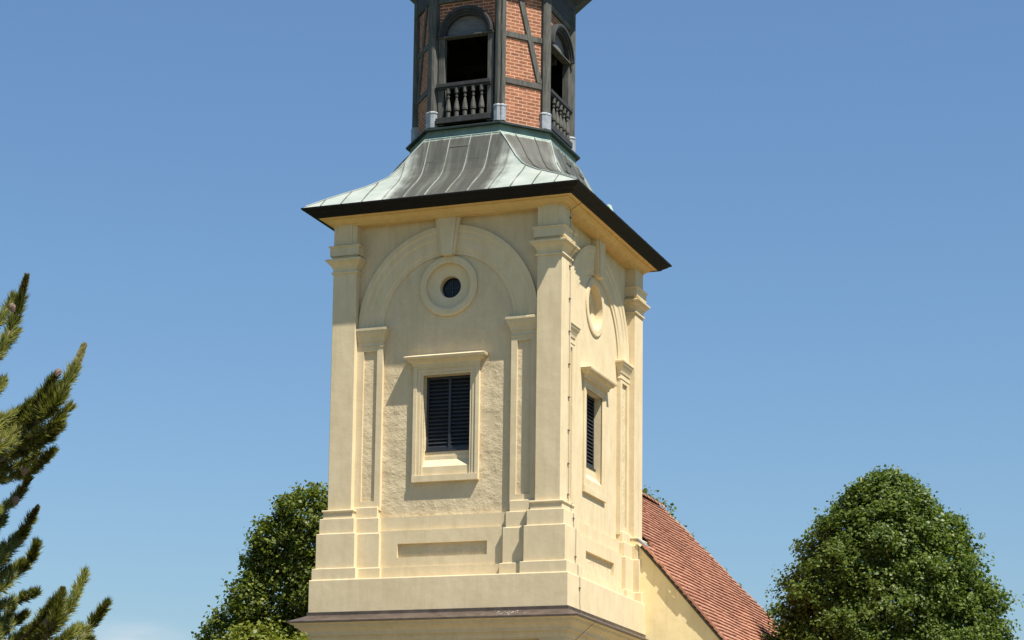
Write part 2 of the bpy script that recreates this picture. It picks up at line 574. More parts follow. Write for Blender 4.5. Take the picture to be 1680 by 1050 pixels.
for face in ('front', 'right', 'back', 'left'):
    t = T(face)
    hw, pw, inw = HWD[face], PW[face], INW[face]
    pin = hw - pw                       # inner edge of the corner pilaster
    rx = (inw + .015, pin - .01)        # arch radii
    blind = face in ('right', 'left')
    wn2 = 0.53 if not blind else 0.57   # half width of the window opening
    W0, W1 = 2.92, 5.06                 # window opening incl. the sloped apron
    RC, RR = 6.98, 0.50

    # wall skin of the bay, with a rectangular and a round hole
    mb = MB()
    L = pin + .05
    sq = .66

    def wq(ua, ub, za, zb):
        mb.poly([t(ua, D_WALL, za), t(ub, D_WALL, za), t(ub, D_WALL, zb), t(ua, D_WALL, zb)])
    wq(-L, L, 1.9, W0)
    wq(-L, -wn2, W0, W1)
    wq(wn2, L, W0, W1)
    wq(-L, L, W1, RC - sq)
    wq(-L, -sq, RC - sq, RC + sq)
    wq(sq, L, RC - sq, RC + sq)
    wq(-L, L, RC + sq, 8.55)
    n = 48
    circ = [ellipse(0, RC, RR, RR, 2 * math.pi * k / n) for k in range(n)]
    sqp = []
    for k in range(n):
        a = 2 * math.pi * k / n
        c, s_ = math.cos(a), math.sin(a)
        f_ = sq / max(abs(c), abs(s_))
        sqp.append((c * f_, RC + s_ * f_))
    mb.grid([[t(u, D_WALL, z) for u, z in sqp], [t(u, D_WALL, z) for u, z in circ]], close_u=True)
    # window reveals
    RD = D_WALL - .17
    for a, b in (((-wn2, W0), (-wn2, W1)), ((-wn2, W1), (wn2, W1)), ((wn2, W1), (wn2, W0))):
        mb.poly([t(a[0], D_WALL, a[1]), t(b[0], D_WALL, b[1]), t(b[0], RD - .08, b[1]), t(a[0], RD - .08, a[1])])
    wall = mb.build("wall", M['rough'] if not blind else M['plaster'], tower, recalc=False)
    # round opening: splayed seat, then a tube down to the pane
    mb = MB()
    if blind:
        annulus(mb, t, RC, [(.655, .655, D_WALL), (.655, .655, D_WALL + .025), (.63, .63, D_WALL + .035), (.53, .53, D_WALL + .035), (RR, RR, D_WALL + .03), (RR, RR, D_WALL - .15), (.27, .27, D_WALL - .16), (.27, .27, D_WALL - .33)], 0, 2 * math.pi, n, True)
        mb.poly([t(*((lambda e: (e[0], D_WALL - .33, e[1]))(ellipse(0, RC, .27, .27, 2 * math.pi * k / 32)))) for k in range(32)])
        mb.build("blind_roundel", M['plaster'], tower)
    else:
        annulus(mb, t, RC, [(.655, .655, D_WALL), (.655, .655, D_WALL + .05), (.63, .63, D_WALL + .065), (.53, .53, D_WALL + .065), (RR, RR, D_WALL + .055), (RR, RR, D_WALL - .03), (.245, .245, D_WALL - .075), (.235, .235, D_WALL - .09), (.235, .235, D_WALL - .27)], 0, 2 * math.pi, n, True)
        rw = mb.build("round_window", M['plaster'], tower)
        mb = MB()
        mb.poly([t(*((lambda e: (e[0], D_WALL - .24, e[1]))(ellipse(0, RC, .236, .236, 2 * math.pi * k / 32)))) for k in range(32)])
        mb.build("pane", M['glass'], rw)
        mb = MB()
        lbox(mb, t, -.008, .008, D_WALL - .239, D_WALL - .22, RC - .235, RC + .235)
        lbox(mb, t, -.235, .235, D_WALL - .239, D_WALL - .222, RC - .008, RC + .008)
        mb.build("glazing_bar", M['shutter'], rw)

    # arch and keystone
    ZC = 6.16
    mb = MB()
    ri, ro = rx
    zi, zo = 1.50, 2.13
    e = ro - ri
    ez = zo - zi
    prof = [(0, D_WALL - .01), (0, D_WALL + .03), (.14, D_WALL + .033), (.18, D_WALL + .052), (.56, D_WALL + .056), (.61, D_WALL + .075), (.78, D_WALL + .078), (.84, D_WALL + .10), (1.0, D_WALL + .10), (1.0, D_WALL - .01)]
    annulus(mb, t, ZC, [(ri + e * f_, zi + ez * f_, d) for f_, d in prof], 0, math.pi, 48)
    arch = mb.build("blind_arch", M['plaster'], tower)
    mb = MB()
    for (b, tp, d) in ((.165, .285, D_WALL + .145), (.115, .205, D_WALL + .185)):
        z0, z1 = (7.645, 8.45) if b > .15 else (7.62, 8.455)
        mb.hexa([t(-b, D_WALL - .02, z0), t(b, D_WALL - .02, z0), t(b, d, z0), t(-b, d, z0), t(-tp, D_WALL - .02, z1), t(tp, D_WALL - .02, z1), t(tp, d, z1), t(-tp, d, z1)])
    mb.build("keystone", M['plaster'], arch, 0.01)

    # arch piers with sunk panel, impost and base
    for s in (-1, 1):
        def ub(a, b):
            return sorted((s * a, s * b))
        mb = MB()
        pu0, pu1, pz0, pz1 = inw + .135, pin - .155, 2.40, 5.66
        o_in, o_out = inw + .005, pin + .03
        for (ua, ubb, za, zb) in ((o_in, pu0, 2.2, 6.0), (pu1, o_out, 2.2, 6.0), (pu0, pu1, 2.2, pz0), (pu0, pu1, pz1, 6.0)):
            a, b = ub(ua, ubb)
            lbox(mb, t, a, b, D_WALL - .05, D_IN, za, zb)
        pier = mb.build("arch_pier", M['plaster'], tower)
        mb = MB()
        a, b = ub(pu0 - .001, pu1 + .001)
        lbox(mb, t, a, b, D_WALL - .04, D_IN - .045, pz0 - .001, pz1 + .001)
        mb.build("sunk_panel", M['rough'], pier)

        def rings(prof, inner0, outer):
            rr = []
            for o, z in prof:
                a, b = ub(inner0 - o, outer)
                rr.append([t(a, D_WALL - .04, z), t(b, D_WALL - .04, z), t(b, D_IN + o, z), t(a, D_IN + o, z)])
            return rr
        mb = MB()
        mb.loft(rings([(.0, 5.735), (.012, 5.74), (.014, 5.765), (.0, 5.775), (.002, 5.865), (.02, 5.87), (.022, 5.895), (.03, 5.93), (.055, 5.99), (.085, 6.05), (.092, 6.095), (.108, 6.10), (.108, 6.145), (.10, 6.155), (0, 6.175)], inw, pin + .02))
        mb.build("impost", M['plaster'], pier, 0.004)
        mb = MB()
        mb.loft(rings([(.215, .69), (.215, .935), (.205, .943), (.165, .948), (.165, 1.675), (.158, 1.687), (.12, 1.692), (.12, 2.012), (.113, 2.022), (.06, 2.027), (.06, 2.255), (.05, 2.268), (0, 2.275)], inw + .09, pin + .02))
        mb.build("pier_base", M['plaster'], pier, 0.007)

    # dado with sunk panel
    mb = MB()
    DL = inw + .1
    DD = D_WALL + .165
    pz0, pz1, pu = 1.16, 1.45, 1.0

    def dprof(za, zb, d):
        lbox(mb, t, -DL, DL, D_WALL - .05, d, za, zb)
    dprof(.69, .945, D_WALL + .225)
    lbox(mb, t, -DL, -pu, D_WALL - .05, DD, .945, 1.73)
    lbox(mb, t, pu, DL, D_WALL - .05, DD, .945, 1.73)
    lbox(mb, t, -pu, pu, D_WALL - .05, DD, .945, pz0)
    lbox(mb, t, -pu, pu, D_WALL - .05, DD, pz1, 1.73)
    dprof(1.73, 2.035, D_WALL + .085)
    dado = mb.build("dado", M['plaster'], tower)
    mb = MB()
    lbox(mb, t, -pu - .001, pu + .001, D_WALL - .045, DD - .07, pz0 - .001, pz1 + .001)
    mb.build("sunk_panel", M['rough'], dado)

    # window: architrave, hood, apron, louvred shutters
    fo = .215
    mb = MB()
    steps = [(wn2, .0, .045), (wn2 + .055, .055, .06), (wn2 + .13, .075, .08)] if not blind else [(wn2, .0, .02), (wn2 + .055, .055, .03), (wn2 + .13, .075, .04)]
    for k, (ui, _, d) in enumerate(steps):
        uo = steps[k + 1][0] if k < 2 else wn2 + fo
        zi_t = W1 + (ui - wn2)
        zo_t = W1 + (uo - wn2)
        zi_b = 2.915 - (ui - wn2) * .2
        dd = D_WALL + d
        lbox(mb, t, -uo, -ui, D_WALL - .02, dd, 2.9, zi_t)
        lbox(mb, t, ui, uo, D_WALL - .02, dd, 2.9, zi_t)
        lbox(mb, t, -uo, uo, D_WALL - .02, dd, zi_t, zo_t)
    lbox(mb, t, -wn2 - fo - .002, wn2 + fo + .002, D_WALL - .02, D_WALL + (.06 if blind else .092), 2.76, 2.9)
    win = mb.build("window", M['plaster'], tower, 0.004)
    mb = MB()
    hp = [(.0, 5.235), (.025, 5.24), (.03, 5.29), (.055, 5.325), (.11, 5.35), (.115, 5.385), (.155, 5.395), (.165, 5.44), (.15, 5.455), (0, 5.50)]
    rr = []
    for o, z in hp:
        w_ = wn2 + .20 + o * 1.15
        rr.append([t(-w_, D_WALL - .02, z), t(w_, D_WALL - .02, z), t(w_, D_WALL + .075 + o, z), t(-w_, D_WALL + .075 + o, z)])
    mb.loft(rr)
    mb.build("window_hood", M['plaster'], win, 0.004)
    mb = MB()
    SZ = 3.47
    lbox(mb, t, -wn2, wn2, RD - .09, RD + .03, 2.88, SZ - .01)
    lbox(mb, t, -wn2, wn2, RD - .09, RD + .055, 2.88, SZ - .13)
    mb.hexa([t(-wn2, RD + .05, 2.88), t(wn2, RD + .05, 2.88), t(wn2, D_WALL + .02, 2.88), t(-wn2, D_WALL + .02, 2.88),
             t(-wn2, RD + .05, 3.26), t(wn2, RD + .05, 3.26), t(wn2, D_WALL + .02, 3.09), t(-wn2, D_WALL + .02, 3.09)])
    mb.build("apron", M['plaster'], win, 0.004)
    mb = MB()
    bw = .045
    sd0, sd1 = RD - .06, RD
    w_ = wn2 - .004
    for (ua, ubb, za, zb, dx) in ((-w_, -w_ + bw, SZ, W1 - .004, .0), (w_ - bw, w_, SZ, W1 - .004, .0), (-.028, .028, SZ, W1 - .004, .012), (-w_, w_, SZ, SZ + .06, .004), (-w_, w_, W1 - .06, W1 - .004, .003), (-w_ - .0, w_, SZ - .035, SZ, .045)):
        lbox(mb, t, ua, ubb, sd0, sd1 + dx, za, zb)
    sh = mb.build("shutter_frame", M['shutter'], win, 0.003)
    mb = MB()
    ns = 18
    for sgn in (-1, 1):
        ua, ubb = sorted((sgn * .028, sgn * (w_ - bw)))
        for k in range(ns):
            z = SZ + .06 + (W1 - SZ - .12) * (k + .5) / ns
            hgt = (W1 - SZ - .12) / ns
            mb.hexa([t(ua, sd0, z + hgt * .25), t(ubb, sd0, z + hgt * .25), t(ubb, sd1 - .008, z - hgt * .45), t(ua, sd1 - .008, z - hgt * .45),
                     t(ua, sd0, z + hgt * .42), t(ubb, sd0, z + hgt * .42), t(ubb, sd1 - .008, z - hgt * .28), t(ua, sd1 - .008, z - hgt * .28)])
    lbox(mb, t, -w_, w_, sd0 - .03, sd0 - .02, SZ, W1)
    mb.build("louvre_slats", M['shutter'], win)

# cornice below the eaves, dark gutter
around("eaves_cornice", [(2.30, 8.455), (2.615, 8.44), (2.615, 8.475), (2.65, 8.48), (2.65, 8.495), (2.67, 8.50), (2.70, 8.515), (2.735, 8.55), (2.742, 8.56), (2.775, 8.562), (2.775, 8.588), (2.80, 8.592), (2.90, 8.600), (2.90, 8.66), (2.3, 8.68)], M['ochre'], tower, 0.004)
around("gutter", [(2.86, 8.615), (2.865, 8.594), (2.89, 8.585), (2.915, 8.585), (2.95, 8.607), (2.955, 8.622), (3.06, 8.685), (3.068, 8.70), (3.115, 8.725), (3.135, 8.732), (3.135, 8.765), (3.115, 8.772), (3.10, 8.765), (2.9, 8.72)], M['gutter'], tower, 0.003, eave_ring)

# ---- copper skirt roof: square eaves sweeping up into an octagon
ZN = 10.56
XC = -0.04                # the belfry stands a touch left of the tower axis
ZF = 10.73                # underside of the drip flange
UZ = [(1.0, 8.765), (.93, 8.85), (.80, 9.01), (.63, 9.20), (.50, 9.34), (.40, 9.47), (.31, 9.61), (.22, 9.84), (.15, 10.08), (.09, 10.29), (.045, 10.43), (.015, 10.52), (0, ZN)]
OX, OY, FX, FY = 0.855, 1.93, 1.67, 0.95       # neck octagon: front edge |x|<OX at YC-OY, side edge x=FX for |y-YC|<FY
EX, EY = 3.115, 3.455


def nz_u(u):
    for (a, za), (b, zb) in zip(UZ, UZ[1:]):
        if b <= u <= a:
            return zb + (za - zb) * (u - b) / (a - b)
    return ZN


def pf(u, front=False):          # front right vertex of the octagon, swept from the eave corner
    return Vector((OX + (EX - OX) * u, OY + (EY + (EF if front else 0) - OY) * u, 0))


def ps(u, front=False):
    return Vector((FX + (EX - FX) * u, FY + (EY + (EF if front else 0) - FY) * u, 0))


mb = MB()
us = [z[0] for z in UZ]
for rot in range(4):
    def W(x, yn, z):        # x across, yn outwards distance from the centre
        if rot == 0:
            return Vector((x, YC - yn, z))
        if rot == 2:
            return Vector((-x, YC + yn, z))
        if rot == 1:
            return Vector((yn, YC + x, z))
        return Vector((-yn, YC - x, z))
    rows, uvr = [], []
    for u in us:
        z = nz_u(u)
        if rot % 2 == 0:
            w, yn = pf(u).x, pf(u, rot == 0).y
        else:
            w, yn = ps(u).y, ps(u).x
        ends = (-w, w)
        if rot == 1:
            ends = (-ps(u, True).y, w)
        if rot == 3:
            ends = (-w, ps(u, True).y)
        rows.append([W(ends[0] + (ends[1] - ends[0]) * (k + 12) / 24, yn, z) + Vector((XC * (1 - u), 0, 0)) for k in range(-12, 13)])
        uvr.append([(w * k / 12, 1 - u) for k in range(-12, 13)])
    # v coordinate by height so the dark band follows the sheets
    uvr = [[(a, (rows[i][0].z - 8.765) / (ZN - 8.765)) for a, _ in r] for i, r in enumerate(uvr)]
    mb.grid(rows, uvrows=uvr)
    # standing seams at constant x
    def yn_at(x, _rot=rot):
        return None
    span = EX if rot % 2 == 0 else EY
    k = -7
    while k <= 7:
        xs = 0.48 * (k + .42) if rot == 0 else 0.47 * k
        k += 1
        if abs(xs) > span - .1:
            continue
        pts = []
        for u in np.linspace(0, 1, 40):
            if rot % 2 == 0:
                w, yn = pf(u).x, pf(u, rot == 0).y
            else:
                w, yn = ps(u).y, ps(u).x
            if abs(xs) <= w:
                pts.append(W(xs, yn, nz_u(u)) + Vector((XC * (1 - u), 0, 0)))
        if len(pts) > 3:
            n0 = len(mb.v)
            hgt = .020
            half = .008
            out = W(0, 1, 0) - W(0, 0, 0)
            side = W(1, 0, 0) - W(0, 0, 0)
            rws = []
            for i, q in enumerate(pts):
                tg = (pts[min(i + 1, len(pts) - 1)] - pts[max(0, i - 1)]).normalized()
                nrm = side.cross(tg)
                if nrm.z < 0:
                    nrm = -nrm
                rws.append([q - side * half, q - side * half + nrm * hgt, q + side * half + nrm * hgt, q + side * half])
            mb.grid(rws, uvrows=[[(1.20 if abs(xs) < 1.0 else 1.12, .5)] * 4] * len(rws))
    # cross welts, staggered between the seams
    for kk in range(-4, 4):
        for u in ((.10, .62) if kk % 2 else (.20,)):
            x0 = 0.48 * (kk + .42) if rot == 0 else 0.47 * kk
            x1 = x0 + .47
            w, yn = (pf(u).x, pf(u).y) if rot % 2 == 0 else (ps(u).y, ps(u).x)
            if max(abs(x0), abs(x1)) > w:
                continue
            w2, yn2 = (pf(u - .012).x, pf(u - .012).y) if rot % 2 == 0 else (ps(u - .012).y, ps(u - .012).x)
            z1, z2 = nz_u(u), nz_u(u - .012)
            mb.grid([[W(x0, yn + .012, z1 + .0), W(x1, yn + .012, z1)], [W(x0, yn + .012, z1 + .02), W(x1, yn + .012, z1 + .012)], [W(x0, yn2, z2 + .004), W(x1, yn2, z2 + .004)]], uvrows=[[(.7, .5)] * 2] * 3)
# corner gores
for sx, sy in ((1, -1), (1, 1), (-1, 1), (-1, -1)):
    rows, uvr = [], []
    for u in us:
        a, b = pf(u, sy < 0), ps(u, sy < 0)
        z = nz_u(u)
        A = Vector((sx * a.x + XC * (1 - u), YC + sy * a.y, z))
        B = Vector((sx * b.x + XC * (1 - u), YC + sy * b.y, z))
        wd = (B - A).length
        rows.append([A.lerp(B, k / 6) for k in range(7)])
        uvr.append([(.55 + abs(k - 3) * .16, (z - 8.765) / (ZN - 8.765)) for k in range(7)])
    mb.grid(rows, uvrows=uvr)
    for fr in (0.0, .3, .68, 1.0):
        pts = []
        for u in np.linspace(0, .97 if fr in (0, 1.0) else (.62 if fr == .3 else .75), 40):
            a, b = pf(u, sy < 0), ps(u, sy < 0)
            z = nz_u(u)
            pts.append(Vector((sx * a.x, YC + sy * a.y, z)).lerp(Vector((sx * b.x, YC + sy * b.y, z)), fr) + Vector((XC * (1 - u), 0, 0)))
        rad = .014 if fr in (0, 1.0) else .009
        n0 = len(mb.f)
        mb.tube([q + Vector((0, 0, .01)) for q in pts], rad, 6)
        for i in range(n0, len(mb.f)):
            mb.uv[i] = [((9 if fr in (0, 1) else .9), .5)] * len(mb.f[i])
roof = mb.build("copper_roof", M['copper'], tower, recalc=False)
# pale copper roll and dark drip flange at the neck
def octa(ox, oy, fx, fy, z):
    return [Vector((XC + sx * x, YC + sy * y, z)) for sx, sy, x, y in ((-1, -1, ox, oy), (1, -1, ox, oy), (1, -1, fx, fy), (1, 1, fx, fy), (1, 1, ox, oy), (-1, 1, ox, oy), (-1, 1, fx, fy), (-1, -1, fx, fy))]


def octo(o, z):
    k = .42 * o
    return octa(OX + k, OY + o, FX + o, FY + k, z)


mb = MB()
mb.grid([octo(-.02, ZN - .045), octo(.022, ZN - .035), octo(.030, ZN - .015), octo(.015, ZN + .005), octo(-.03, ZN + .015)], close_u=True)
mb.build("neck_roll", M['mint'], roof)
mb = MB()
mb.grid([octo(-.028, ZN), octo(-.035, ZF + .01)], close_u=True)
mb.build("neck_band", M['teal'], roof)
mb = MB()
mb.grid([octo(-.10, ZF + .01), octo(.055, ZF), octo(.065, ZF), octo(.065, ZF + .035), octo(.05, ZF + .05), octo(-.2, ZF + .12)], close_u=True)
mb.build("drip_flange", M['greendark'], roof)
# small raised copper lug on the eave of the right-hand side
mb = MB()
q = Vector((3.0, -.75, 8.78))
mb.loft([[q + Vector((0, -.10, 0)), q + Vector((.10, -.10, 0)), q + Vector((.10, .12, 0)), q + Vector((0, .12, 0))], [q + Vector((0, -.06, .14)), q + Vector((.04, -.06, .15)), q + Vector((.04, .12, .17)), q + Vector((0, .12, .17))]])
mb.build("snow_guard", M['mint'], roof)

# ---- half timbered belfry on the octagon
BZ0, BZ1 = 10.82, 13.86
ins = -.13
BO = octo(ins, 0)
ctr = Vector((XC, YC, 0))


def side_frame(i):
    """belfry side i between octagon vertices i and i+1: (origin, unit along, unit outwards, length)"""
    a, b = BO[i].copy(), BO[(i + 1) % 8].copy()
    al = (b - a)
    ln = al.length
    al = al / ln
    outv = Vector((al.y, -al.x, 0))
    if outv.dot((a + b) / 2 - ctr) < 0:
        outv = -outv
    return a, al, outv, ln


def lf(i):
    a, al, outv, ln = side_frame(i)
    return (lambda s, d, z: a + al * s + outv * d + Vector((0, 0, z))), ln


# posts on the eight corners
for i in range(8):
    v = BO[i]
    rad = (v - ctr).normalized()
    sd = Vector((-rad.y, rad.x, 0))
    mb = MB()
    sec = [(-.125, -.12), (.125, -.12), (.115, .03), (.06, .075), (-.06, .075), (-.115, .03)]
    mb.loft([[v + sd * a + rad * b + Vector((0, 0, z)) for a, b in sec] for z in np.linspace(BZ0 + .02, BZ1 + .35, 12)])
    po = mb.build("post", M['timber'], tower, 0.012)
    mb = MB()
    k = 1.22
    mb.loft([[v + sd * a * kk + rad * (b * kk + .004) + Vector((0, 0, z)) for a, b in sec] for kk, z in ((1.16, BZ0 + .01), (1.16, BZ0 + .33), (1.26, BZ0 + .335), (1.26, BZ0 + .365), (1.02, BZ0 + .39))])
    mb.build("lead_sleeve", M['lead'], po, 0.006)

SP, RZ = 12.90, .46          # spring line of the arched openings
for i in (0, 2, 4, 6):       # cardinal sides: open bell arch with balustrade (front, right), boarded at the back and left
    t, ln = lf(i)
    c = ln / 2
    hwid = .505 if i in (0, 4) else .62
    is_open = i in (0, 2)
    # brick above the arch
    mb = MB()
    nA = 20
    ro_ = hwid + .14
    zt = BZ1
    top = [(c + ro_ * math.cos(math.pi * k / nA), SP + (RZ + .16) * math.sin(math.pi * k / nA)) for k in range(nA + 1)]
    rows = [[t(u, -.035, z) for u, z in top], [t(u, -.035, zt) for u, _ in top]]
    mb.grid(rows, uvrows=[[(u, z) for u, z in top], [(u, zt) for u, _ in top]])
    for ua, ubb in ((.08, c - ro_), (c + ro_, ln - .08)):
        mb.poly([t(ua, -.035, SP), t(ubb, -.035, SP), t(ubb, -.035, zt), t(ua, -.035, zt)], [(ua, SP), (ubb, SP), (ubb, zt), (ua, zt)])
    mb.build("brick_panel", M['brick'], tower)
    mb = MB()
    q_ = [t(.08, -.06, BZ1 - .16), t(ln - .08, -.06, BZ1 - .16), t(ln - .08, .02, BZ1 - .16), t(.08, .02, BZ1 - .16)]
    mb.hexa(q_ + [v_ + Vector((0, 0, .16)) for v_ in q_])
    mb.build("rail", M['timber'], tower, 0.006)
    # arch hood and lunette boards
    mb = MB()
    mid = lambda f: (hwid + .14 * f - .02, RZ + .17 * f)
    prof = [(0, -.14), (0, .045), (.28, .05), (.30, .085), (.6, .09), (.62, .125), (.92, .13), (1.0, .12), (1.06, .12), (1.06, -.05)]
    rws = []
    for f_, d in prof:
        ru, rz = mid(f_)
        rws.append([t(c + ru * math.cos(math.pi * k / 32), d, SP + rz * math.sin(math.pi * k / 32)) for k in range(33)])
    mb.grid(rws)
    for j in (0, -1):
        mb.poly([r[j] for r in rws])
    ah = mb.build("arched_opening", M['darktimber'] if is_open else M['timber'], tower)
    mb = MB()
    lun = [(c + (hwid - .015) * math.cos(math.pi * k / 32), SP + (RZ + .0) * math.sin(math.pi * k / 32)) for k in range(33)]
    rws = [[t(u, -.06, z) for u, z in lun], [t(u, -.10, z) for u, z in lun]]
    mb.poly(rws[0])
    mb.poly(rws[1])
    mb.grid(rws)
    mb.poly([rws[0][0], rws[0][-1], rws[1][-1], rws[1][0]])
    mb.build("lunette_boards", M['board'], ah)
    # jambs
    mb = MB()
    for ua, ubb in ((c - hwid - .14, c - hwid), (c + hwid, c + hwid + .14)):
        mb.hexa([t(ua, -.13, BZ0 + .05), t(ubb, -.13, BZ0 + .05), t(ubb, .02, BZ0 + .05), t(ua, .02, BZ0 + .05), t(ua, -.13, SP), t(ubb, -.13, SP), t(ubb, .02, SP), t(ua, .02, SP)])
    mb.hexa([t(c - hwid - .15, -.12, SP - .03), t(c + hwid + .15, -.12, SP - .03), t(c + hwid + .15, .06, SP - .03), t(c - hwid - .15, .06, SP - .03), t(c - hwid - .15, -.12, SP + .004), t(c + hwid + .15, -.12, SP + .004), t(c + hwid + .15, .06, SP + .004), t(c - hwid - .15, .06, SP + .004)])
    mb.build("jamb", M['timber'], ah, 0.006)
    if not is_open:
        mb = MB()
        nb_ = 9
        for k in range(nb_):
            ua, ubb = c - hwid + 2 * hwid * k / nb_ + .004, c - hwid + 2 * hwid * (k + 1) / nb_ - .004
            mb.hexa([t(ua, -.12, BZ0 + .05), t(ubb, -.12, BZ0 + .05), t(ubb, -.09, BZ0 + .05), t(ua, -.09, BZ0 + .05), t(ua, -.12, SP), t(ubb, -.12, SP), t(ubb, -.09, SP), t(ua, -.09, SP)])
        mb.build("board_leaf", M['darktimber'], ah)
        continue
    # balustrade
    z0, z1 = BZ0 + .12, 11.76
    mb = MB()
    u0_, u1_ = c - hwid - .16, c + hwid + .10
    bal = None
    for nm, brs in (("balustrade", ((z0 - .04, z0 + .09, -.06, .10),)), ("handrail", ((z1 - .07, z1 - .03, -.02, .075), (z1 - .03, z1 + .05, -.03, .10)))):
        mb = MB()
        for za, zb, da, db in brs:
            mb.hexa([t(u0_, da, za), t(u1_, da, za), t(u1_, db, za), t(u0_, db, za), t(u0_, da, zb), t(u1_, da, zb), t(u1_, db, zb), t(u0_, db, zb)])
        ob = mb.build(nm, M['darktimber'], bal or tower, 0.006)
        bal = bal or ob
    nb_ = 5
    for k in range(nb_):
        u = c - hwid + .02 + (2 * hwid - .04) * (k + .5) / nb_
        mb = MB()
        zz0, zz1 = z0 + .09, z1 - .07
        H_ = zz1 - zz0
        pr = [(0, .05), (.17, .05), (.175, .03), (.215, .03), (.22, .062), (.28, .066), (.36, .060), (.50, .044), (.64, .022), (.68, .02), (.69, .034), (.74, .034), (.75, .024), (.82, .026), (.83, .05), (1, .05)]
        rws = []
        for f_, r_ in pr:
            q = t(u, .04, zz0 + H_ * f_)
            rws.append([q + Vector((r_ * math.cos(2 * math.pi * j / 10), r_ * math.sin(2 * math.pi * j / 10), 0)) for j in range(10)])
        mb.loft(rws)
        mb.build("baluster", M['timber'], bal)

for i in (1, 3, 5, 7):       # diagonal sides: brick with rails and a raking brace
    t, ln = lf(i)
    mb = MB()
    mb.poly([t(.05, -.02, BZ0), t(ln - .05, -.02, BZ0), t(ln - .05, -.02, BZ1), t(.05, -.02, BZ1)], [(.0, BZ0), (ln, BZ0), (ln, BZ1), (0, BZ1)])
    mb.build("brick_panel", M['brick'], tower)
    for zr in (11.80, 12.86):
        mb = MB()
        pts = [(.06, zr - .065), (ln - .06, zr - .065), (ln - .06, zr + .065), (.06, zr + .065)]
        mb.hexa([t(u, -.08, z) for u, z in pts] + [t(u, .012, z) for u, z in pts])
        mb.build("rail", M['timber'], tower, 0.008)
    mb = MB()
    s0, s1 = (ln - .16, ln * .40) if i in (1, 5) else (.16, ln * .60)
    w = .065
    pts = [(s0 - w, 11.86), (s0 + w, 11.86), (s1 + w, BZ1), (s1 - w, BZ1)]
    mb.hexa([t(u, -.08, z) for u, z in pts] + [t(u, .018, z) for u, z in pts])
    mb.build("brace", M['timber'], tower, 0.008)

# belfry floor, ceiling joists, bell frame (dark inside)
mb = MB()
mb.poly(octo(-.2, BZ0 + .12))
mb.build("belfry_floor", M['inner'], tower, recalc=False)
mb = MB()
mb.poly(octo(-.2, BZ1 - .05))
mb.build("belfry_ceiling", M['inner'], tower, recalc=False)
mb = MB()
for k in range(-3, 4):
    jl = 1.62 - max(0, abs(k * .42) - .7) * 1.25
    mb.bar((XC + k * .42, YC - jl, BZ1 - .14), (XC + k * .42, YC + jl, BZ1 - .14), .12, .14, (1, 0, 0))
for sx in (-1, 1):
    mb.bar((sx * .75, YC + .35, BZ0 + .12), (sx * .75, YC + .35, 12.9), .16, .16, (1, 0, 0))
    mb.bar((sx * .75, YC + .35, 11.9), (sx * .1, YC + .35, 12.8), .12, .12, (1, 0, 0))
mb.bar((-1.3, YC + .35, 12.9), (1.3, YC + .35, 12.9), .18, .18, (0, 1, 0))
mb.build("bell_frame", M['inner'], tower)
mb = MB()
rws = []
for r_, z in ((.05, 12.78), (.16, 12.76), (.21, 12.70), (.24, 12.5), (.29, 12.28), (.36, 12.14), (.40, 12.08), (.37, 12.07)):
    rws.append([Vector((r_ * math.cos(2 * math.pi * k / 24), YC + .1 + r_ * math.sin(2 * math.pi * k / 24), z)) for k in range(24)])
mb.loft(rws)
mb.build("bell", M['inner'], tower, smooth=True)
# inner boarding behind the brick
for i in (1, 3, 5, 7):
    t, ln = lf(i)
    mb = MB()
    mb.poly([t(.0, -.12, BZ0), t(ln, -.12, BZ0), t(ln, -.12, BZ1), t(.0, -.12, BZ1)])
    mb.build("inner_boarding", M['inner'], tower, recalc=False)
# belfry cornice and the start of the cap above the picture
mb = MB()
mb.grid([octo(-.25, 13.82), octo(-.11, 13.82), octo(-.09, 13.87), octo(-.08, 14.18), octo(-.06, 14.20), octo(-.05, 14.34), octo(.05, 14.42), octo(.09, 14.48), octo(.24, 14.56), octo(.42, 14.64), octo(.44, 14.66), octo(.44, 14.76), octo(.0, 14.80)], close_u=True)
mb.build("belfry_cornice", M['darktimber'], tower)
mb = MB()
mb.grid([octo(.45, 14.76), octo(.15, 14.86), octo(.05, 15.04), octo(-.10, 15.34), octo(-.45, 15.74), octo(-.72, 15.99), octo(-.8, 16.44)], close_u=True, cap1=True)
mb.build("cap_roof", M['mint'], tower)

# lightning conductor clipped down the right-hand face
tR = T('right')
mb = MB()
pts = []
yy = -HY + .47


def off_at(z):
    for zz, o in ((.0, .29), (.70, .275), (.94, .235), (1.69, .18), (2.02, .13), (2.16, .075), (2.21, .10)):
        if z <= zz:
            return o
    return .012


zs = [8.5, 8.1, 8.03, 8.0, 7.96, 7.79, 7.76, 7.71, 7.66, 7.6, 7.5, 7.4, 7.36] + list(np.linspace(7.2, 2.3, 14)) + [2.23, 2.205, 2.16, 2.03, 2.0, 1.71, 1.68, .96, .93, .71, .69, .1, .0]
capo = {8.03: .02, 8.0: .10, 7.96: .085, 7.79: .08, 7.76: .035, 7.71: .155, 7.66: .15, 7.6: .09, 7.5: .03, 7.4: .045, 7.36: .015}
pts = [Vector((2.88, YC + yy - .0, 8.60)), Vector((2.66, YC + yy, 8.49))]
for z in zs:
    o = capo.get(z, off_at(z) + .004)
    jit = .010 * math.sin(z * 5.1)
    pts.append(tR(yy + (-.12 if z < .69 else (-.05 if z < 2.2 else 0)) * 0 + jit, o + .008, z))
pts += [tR(yy, .30, -.07), tR(yy, .615, -.215), tR(yy + .0, .60, -.27), tR(yy - .12, .25, -.62), tR(yy - .12, .125, -.7), tR(yy - .12, .125, -3)]
mb.tube(pts, .0055, 6)
